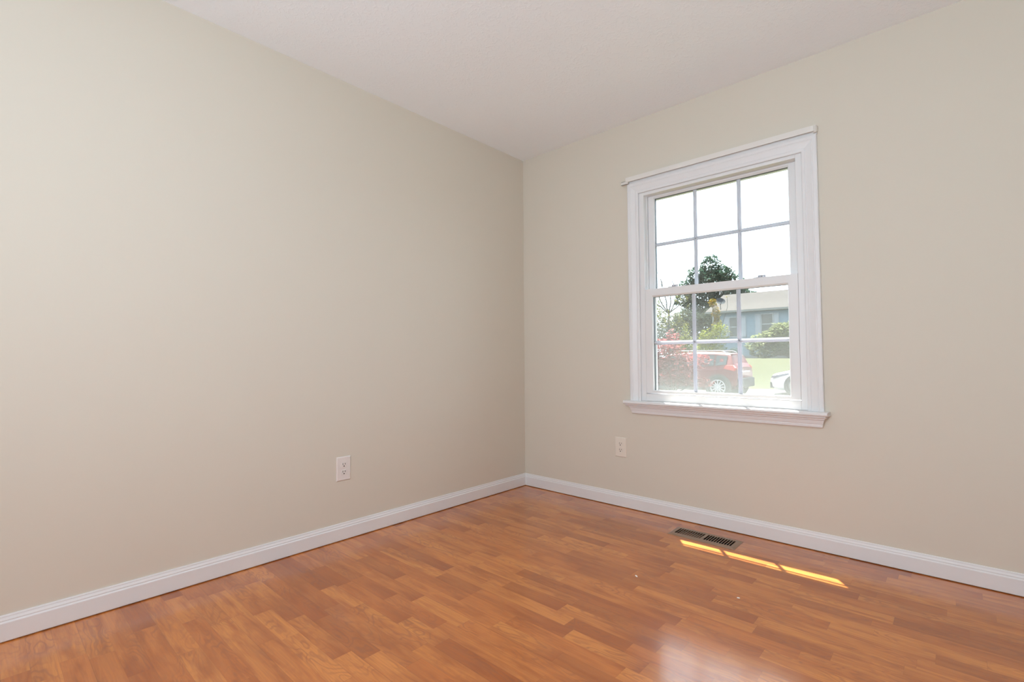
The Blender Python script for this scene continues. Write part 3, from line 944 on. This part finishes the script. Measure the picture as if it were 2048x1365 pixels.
# sparse tree with a forked trunk
t = empty('budding_tree', (-8.5, 21.1, -0.2)); tag(t, 'slender forked tree with sparse yellow leaves at the left of the view', 'tree')
mb = MB()
fork = (0.06, -0.05, 3.35)
mb.tube([(0.15, 0, 0), (0.10, 0.02, 1.4), (0.02, -0.03, 2.6), fork], [0.085, 0.075, 0.062, 0.052], 8)
tips1 = [(-0.55, -0.5, 4.75), (-0.25, -0.25, 5.15), (0.25, 0.2, 5.0), (0.65, 0.6, 4.85), (-0.85, -0.75, 4.3), (0.85, 0.7, 4.2)]
branches(mb, fork, tips1, 0.034, 0.012, 7)
for i, tp in enumerate(tips1):
    tp = Vector(tp)
    branches(mb, Vector(fork).lerp(tp, 0.6), [tuple(tp + Vector((random.Random(i * 5 + k).uniform(-.45, .45), random.Random(i * 7 + k).uniform(-.4, .4), random.Random(i * 9 + k).uniform(.1, .8)))) for k in range(4)], 0.013, 0.005, 70 + i)
branches(mb, (0.1, 0, 1.6), [(-0.75, -0.6, 3.2), (-0.95, -0.8, 2.5), (0.6, 0.5, 2.9)], 0.035, 0.01, 8)
mb.build('trunk', MT['bark'], t, smooth=True)
mb = MB()
foliage(mb, [(-0.6, -0.5, 4.0, .55, .5, .7), (0.5, 0.4, 4.1, .6, .5, .7), (0, 0, 3.1, 1.0, .8, .55), (-0.8, -0.6, 2.4, .45, .4, .9), (0.5, 0.4, 2.4, .5, .4, .6)], 1500, 0.05, 61, shell=0.3)
mb.build('leaves', MT['young'], t, fix=False)

# pale blossom behind the maple
t = empty('blossom_shrub', (-10.9, 26.6, 0.6)); tag(t, 'loose shrub with pale blossom behind the forked tree', 'shrub')
mb = MB()
foliage(mb, [(-0.2, -0.2, 1.7, .75, .6, .55), (0.6, 0.5, 1.6, .55, .5, .45), (0.0, 0, 0.8, 0.9, .7, .7)], 1300, 0.05, 66, shell=0.5)
mb.build('foliage', MT['bloom'], t, fix=False)
branches(MB(), (0, 0, -0.1), [(-0.5, -0.4, 1.6), (0.6, 0.4, 1.5), (0, 0.1, 1.9)], 0.03, 0.01, 9).build('stems', MT['bark'], t, smooth=True)

# lime green bushes left of the house
for i, (x, y, lab, bb, nn) in enumerate([
        (-7.35, 23.6, 'tall lime green bush left of the blue house', [(0.05, 0, 1.0, .85, .7, 1.0), (0.45, .3, 2.0, .5, .45, .6), (-0.1, 0, 1.75, .55, .5, .5)], 4200),
        (-8.95, 24.3, 'narrow upright lime green bush behind the red maple', [(0, 0, 1.0, .5, .45, .9), (0.02, 0, 1.9, .22, .2, .75)], 1500)]):
    z0 = gz(x, y)
    t = empty('lime_bush', (x, y, z0)); tag(t, lab, 'shrub')
    mb = MB(); foliage(mb, bb, nn, 0.055, 71 + i, shell=0.6)
    mb.build('foliage', MT['lime'], t, fix=False)
    branches(MB(), (0, 0, -0.1), [(-0.3, -0.2, 1.3), (0.3, 0.2, 1.5), (0, 0, 1.6)], 0.025, 0.01, 19 + i).build('stems', MT['bark'], t, smooth=True)
# amber sapling by the house corner
t = empty('amber_sapling', (-8.98, 28.7, 0.75)); tag(t, 'thin young tree with orange and yellow leaves beside the house corner', 'tree')
mb = MB()
foliage(mb, [(-0.02, 0, 3.60, .25, .24, .32), (0.15, 0.1, 2.9, .26, .25, .5), (0.2, 0.1, 2.1, .32, .3, .6), (0.78, .4, 3.98, .13, .12, .10)], 1300, 0.06, 81, shell=0.5)
mb.build('crown', MT['amber'], t, fix=False)
branches(MB(), (0, 0, -0.1), [(-0.05, 0, 3.8), (0.25, 0.15, 3.2), (0.78, .4, 3.98)], 0.03, 0.01, 10).build('trunk', MT['bark'], t, smooth=True)
# low orange shrub at the foot of the house
t = empty('orange_shrub', (-6.05, 22.6, gz(0, 22.6))); tag(t, 'low shrub with orange tinged leaves behind the red car', 'shrub')
mb = MB(); foliage(mb, [(0, 0, .42, .5, .4, .45)], 700, 0.05, 83, shell=0.5)
mb.build('foliage', MT['amber'], t, fix=False)
branches(MB(), (0, 0, -0.1), [(-0.3, 0, .6), (0.3, 0.1, .6)], 0.02, 0.008, 12).build('stems', MT['bark'], t, smooth=True)

# big rounded evergreen bush in front of the house
t = empty('rounded_bush', (-4.62, 29.1, 0.80)); tag(t, 'large rounded evergreen bush in front of the blue house', 'shrub')
mb = MB()
foliage(mb, [(0.1, 0.1, 1.15, 1.9, 1.3, 1.15), (-1.35, -0.4, 0.75, 1.0, 0.9, .78), (1.4, 0.3, 1.15, 1.4, 1.1, 1.2)], 9000, 0.12, 91, shell=0.85)
mb.build('foliage', MT['hedge'], t, fix=False)
branches(MB(), (0, 0, -0.1), [(-1.3, -0.5, 1.0), (0.4, 0.2, 1.6), (1.4, 0.6, 1.2)], 0.06, 0.02, 13).build('stems', MT['bark'], t, smooth=True)

# red maple close to the window
t = empty('red_maple', (-1.98, 6.9, -0.45)); tag(t, 'low spreading red leaved maple nearest the window at its left', 'tree')
mb = MB()
foliage(mb, [(-0.10, -0.05, 1.55, .42, .35, .26), (-0.30, -.2, 1.25, .50, .4, .26), (0.28, .25, 1.30, .45, .4, .18), (-0.05, 0, .98, .62, .5, .20), (0.35, .3, 0.88, .40, .35, .12),
             (-0.42, -.35, 0.70, .35, .3, .12), (0.02, 0.1, 1.85, .16, .14, .12)], 4200, 0.042, 101, flat=0.3, shell=0.5)
mb.build('crown', MT['maple'], t, fix=False)
mb = MB()
mb.tube([(0, 0, 0), (-0.04, 0, .35), (0.02, 0, .62)], [0.05, 0.04, 0.034], 8)
branches(mb, (0.02, 0, .6), [(-0.4, -.3, 1.3), (0.4, .3, 1.2), (-0.05, 0, 1.7), (-0.5, -.35, .85), (0.55, .45, .98), (0.2, .1, 1.5)], 0.02, 0.005, 14)
mb.build('trunk', MT['bark'], t, smooth=True)

# ------------------------------------------------------------------ cars
MT['red'] = mat('red_car_paint', (0.17, 0.016, 0.022), 0.45, coat=0.15, spec=0.3, var=(2, 0.03))
MT['white_car'] = mat('white_car_paint', (1.1, 1.12, 1.18), 0.35, coat=0.3, var=(2, 0.01))
MT['carglass'] = mat('tinted_car_glass', (0.03, 0.04, 0.045), 0.1, coat=0.2, var=(2, 0.1))
MT['rubber'] = mat('tyre_rubber', (0.03, 0.03, 0.03), 0.8, var=(9, 0.1))
MT['plastic'] = mat('black_car_plastic', (0.045, 0.04, 0.04), 0.6, var=(9, 0.1))
MT['alloy'] = mat('silver_alloy', (0.50, 0.50, 0.52), 0.5, metal=0.0, var=(9, 0.03))
MT['taillight'] = mat('red_lens', (0.62, 0.05, 0.03), 0.2, coat=0.4, var=(9, 0.05))
MT['headlight'] = mat('headlight_lens', (0.20, 0.20, 0.27), 0.15, coat=0.4, var=(9, 0.05))
MT['chrome'] = mat('chrome_strip', (0.6, 0.6, 0.62), 0.15, metal=0.9, var=(9, 0.02))

def car(name, loc, rz, label, paint, st, wheels, wr, hw, kind):
    """st: stations (x, bottom, belt, roof, half width, roof half width, cabin?); nose at local x = 0, tail at +x"""
    t = empty(name, loc, rz); tag(t, label, 'car', 'cars parked on the pavement')
    def sec(s):
        x, zb, zl, zr, wb, wr_, _ = s
        zm = (zb + zl) / 2
        half = [(0.0, zb), (wb * .86, zb), (wb * .97, zb + .10), (wb, zm), (wb * .985, zl - .10), (wb * .94, zl), (wr_ * 1.03, zr - .05), (wr_ * .88, zr - .005), (0.0, zr + .015)]
        return [(x, -y, z) for y, z in half] + [(x, y, z) for y, z in half[-2:0:-1]]
    mb = MB(); S = [sec(s) for s in st]; k = len(S[0])
    vs = [v for q in S for v in q]
    fs = [(i * k + j, i * k + (j + 1) % k, (i + 1) * k + (j + 1) % k, (i + 1) * k + j) for i in range(len(S) - 1) for j in range(k)]
    fs += [tuple(range(k)), tuple((len(S) - 1) * k + j for j in range(k - 1, -1, -1))]
    mb.add(vs, fs)
    mb.build('body', paint, t, smooth=False, bevel=0.02, seg=2)
    # side glass: quads lying on the cabin sides
    def side(i, a, b, sg):
        s0, s1 = st[i], st[i + 1]
        def pt(u, v):
            x = s0[0] + (s1[0] - s0[0]) * u
            zl = s0[2] + (s1[2] - s0[2]) * u; zr = s0[3] + (s1[3] - s0[3]) * u - .05
            wb = (s0[4] + (s1[4] - s0[4]) * u) * .94; wq = (s0[5] + (s1[5] - s0[5]) * u) * 1.03
            return (x, sg * (wb + (wq - wb) * v + .018), zl + (zr - zl) * v)
        return [pt(a, .10), pt(b, .10), pt(b, .90), pt(a, .90)]
    for sg in (-1, 1):
        for i in range(len(st) - 1):
            if st[i][6] and st[i + 1][6]:
                g = MB(); q = side(i, .04, .96, sg)
                g.add(q + [(x, y - sg * .01, z) for x, y, z in q], [(0, 1, 2, 3), (4, 5, 6, 7), (0, 1, 5, 4), (1, 2, 6, 5), (2, 3, 7, 6), (3, 0, 4, 7)])
                g.build('side_window', MT['carglass'], t)
    # windscreen and rear glass, laid on the slopes
    for i in range(len(st) - 1):
        s0, s1 = st[i], st[i + 1]
        if s0[6] != s1[6]:
            lo, hi = (s0, s1) if not s0[6] else (s1, s0)
            dx = 0.012 if lo[0] > hi[0] else -0.012
            g = MB()
            A = [(lo[0] + dx, -lo[4] * .74, lo[3] + .01), (lo[0] + dx, lo[4] * .74, lo[3] + .01), (hi[0] + dx * 2, hi[5] * .86, hi[3] - .03), (hi[0] + dx * 2, -hi[5] * .86, hi[3] - .03)]
            g.add(A + [(x - dx, y, z - .006) for x, y, z in A], [(0, 1, 2, 3), (4, 5, 6, 7), (0, 1, 5, 4), (1, 2, 6, 5), (2, 3, 7, 6), (3, 0, 4, 7)])
            g.v = [(x, y, z + .012) for x, y, z in g.v]
            g.build('windscreen' if lo[0] < hi[0] else 'rear_window', MT['carglass'], t)
    # wheels, with dark arches
    for wx in wheels:
        for sg in (-1, 1):
            yo = sg * hw
            MB().lathe([(wr + .075, -sg * .0), (wr + .075, sg * .018), (wr + .03, sg * .022), (0.02, sg * .018), (0.02, 0.0)], 28, (wx, yo * .985, wr), 'y').build('wheel_arch', MT['plastic'], t)
            W = MB().lathe([(wr * .66, -sg * .20), (wr * .96, -sg * .20), (wr, -sg * .17), (wr, sg * .015), (wr * .95, sg * .035), (wr * .72, sg * .036), (wr * .69, sg * .02)], 32, (wx, yo, wr), 'y').build('wheel', MT['rubber'], t, smooth=False)
            R = MB()
            R.lathe([(wr * .70, sg * .025), (wr * .70, sg * .037), (wr * .63, sg * .038), (wr * .62, sg * .025)], 32, (wx, yo, wr), 'y')
            R.lathe([(wr * .16, sg * .024), (wr * .16, sg * .040), (wr * .10, sg * .044)], 16, (wx, yo, wr), 'y')
            ns = 12
            for a in range(ns):
                th = 2 * pi * a / ns
                c_, s_ = cos(th), sin(th)
                pr = [(wr * .14, -.022), (wr * .66, -.014), (wr * .66, .014), (wr * .14, .022)]
                R.prism([(p[0] * c_ - p[1] * s_, p[0] * s_ + p[1] * c_) for p in pr], lambda p: (wx + p[0], yo + sg * .026, wr + p[1]), lambda p: (wx + p[0], yo + sg * .038, wr + p[1]))
            R.build('rim', MT['alloy'], W)
    return t

suv = [(0.00, .42, .76, .82, .72, .55, 0), (0.12, .26, .88, .95, .86, .70, 0), (1.05, .22, .99, 1.07, .92, .74, 0), (1.35, .22, 1.00, 1.10, .925, .74, 0),
       (2.05, .22, .99, 1.50, .925, .64, 1), (2.95, .22, 1.00, 1.55, .925, .65, 1), (3.70, .24, 1.03, 1.53, .92, .64, 1), (4.10, .26, 1.08, 1.49, .91, .62, 1),
       (4.20, .28, 1.10, 1.45, .90, .63, 0), (4.32, .30, 1.06, 1.16, .88, .72, 0), (4.42, .36, .95, 1.02, .84, .70, 0)]
t = car('red_car', (-7.42, 15.03, -0.445), 0.0, 'red car with dark windows and twelve spoke wheels behind the red maple', MT['red'], suv, (1.02, 3.83), 0.36, 0.925, 'suv')
for sg in (-1, 1):
    mb = MB().tube([(2.2, sg * .58, 1.54), (2.3, sg * .58, 1.60), (3.85, sg * .58, 1.59), (3.98, sg * .57, 1.53)], .018, 8)
    mb.build('roof_rail', MT['chrome'], t)
for sg in (-1, 1):
    g = MB(); g.prism([(4.02, .98), (4.37, .90), (4.41, 1.00), (4.33, 1.10), (4.10, 1.09)], lambda p: (p[0], sg * .80, p[1]), lambda p: (p[0] - .02, sg * .925, p[1]))
    g.build('tail_light', MT['taillight'], t, bevel=0.01)
MB().box(4.36, 4.50, -.80, .80, .34, .66).build('rear_bumper', MT['plastic'], t, bevel=0.04)
MB().box(4.38, 4.45, -.42, .42, .86, .90).build('chrome_bar', MT['chrome'], t)
for sg in (-1, 1):
    MB().box(1.5, 3.3, sg * .925 - .014, sg * .925 + .014, .24, .36).build('sill_trim', MT['plastic'], t)
    MB().prism([(-.07, .0), (.10, -.01), (.08, .12), (-.04, .13)], lambda p: (1.75 + p[0], sg * .90, 1.00 + p[1]), lambda p: (1.75 + p[0], sg * 1.08, 1.01 + p[1])).build('door_mirror', MT['red'], t, bevel=0.01)

wc = [(0.00, .34, .60, .66, .62, .45, 0), (0.10, .20, .68, .74, .82, .62, 0), (0.35, .16, .74, .81, .90, .72, 0), (1.10, .16, .90, .97, .92, .74, 0), (1.55, .16, .94, 1.03, .92, .74, 0),
      (2.25, .16, .95, 1.40, .92, .58, 1), (3.0, .16, .97, 1.44, .92, .58, 1), (3.8, .18, .99, 1.36, .91, .56, 1), (4.3, .22, 1.00, 1.07, .88, .66, 0), (4.7, .32, .92, .99, .82, .64, 0)]
t = car('white_car', (-2.68, 17.50, -0.445), 0.0, 'white car nose at the right edge of the window view', MT['white_car'], wc, (0.90, 3.75), 0.335, 0.90, 'sedan')
for sg in (-1, 1):
    g = MB(); g.prism([(0.06, .60), (0.10, .68), (0.62, .79), (0.66, .75), (0.30, .63)], lambda p: (p[0], sg * .80, p[1]), lambda p: (p[0] + .02, sg * .905, p[1]))
    g.build('headlight', MT['headlight'], t, bevel=0.006)
MB().box(-.015, .05, -.38, .38, .22, .50).build('grille', MT['plastic'], t, bevel=0.01)
for sg in (-1, 1): MB().box(.02, .16, sg * .70 - .09, sg * .70 + .09, .24, .46).build('air_intake', MT['plastic'], t, bevel=0.01)

# low grey-green shrub at the foot of the house wall
t = empty('small_shrub', (-7.75, 28.6, 0.80)); tag(t, 'small grey green shrub at the foot of the blue house wall', 'shrub')
mb = MB(); foliage(mb, [(0, 0, .42, .34, .3, .26)], 400, 0.05, 85, shell=0.5)
mb.build('foliage', MT['far_green'], t, fix=False)
branches(MB(), (0, 0, -0.1), [(-0.15, 0, .45), (0.15, 0.1, .45)], 0.02, 0.008, 15).build('stems', MT['bark'], t, smooth=True)
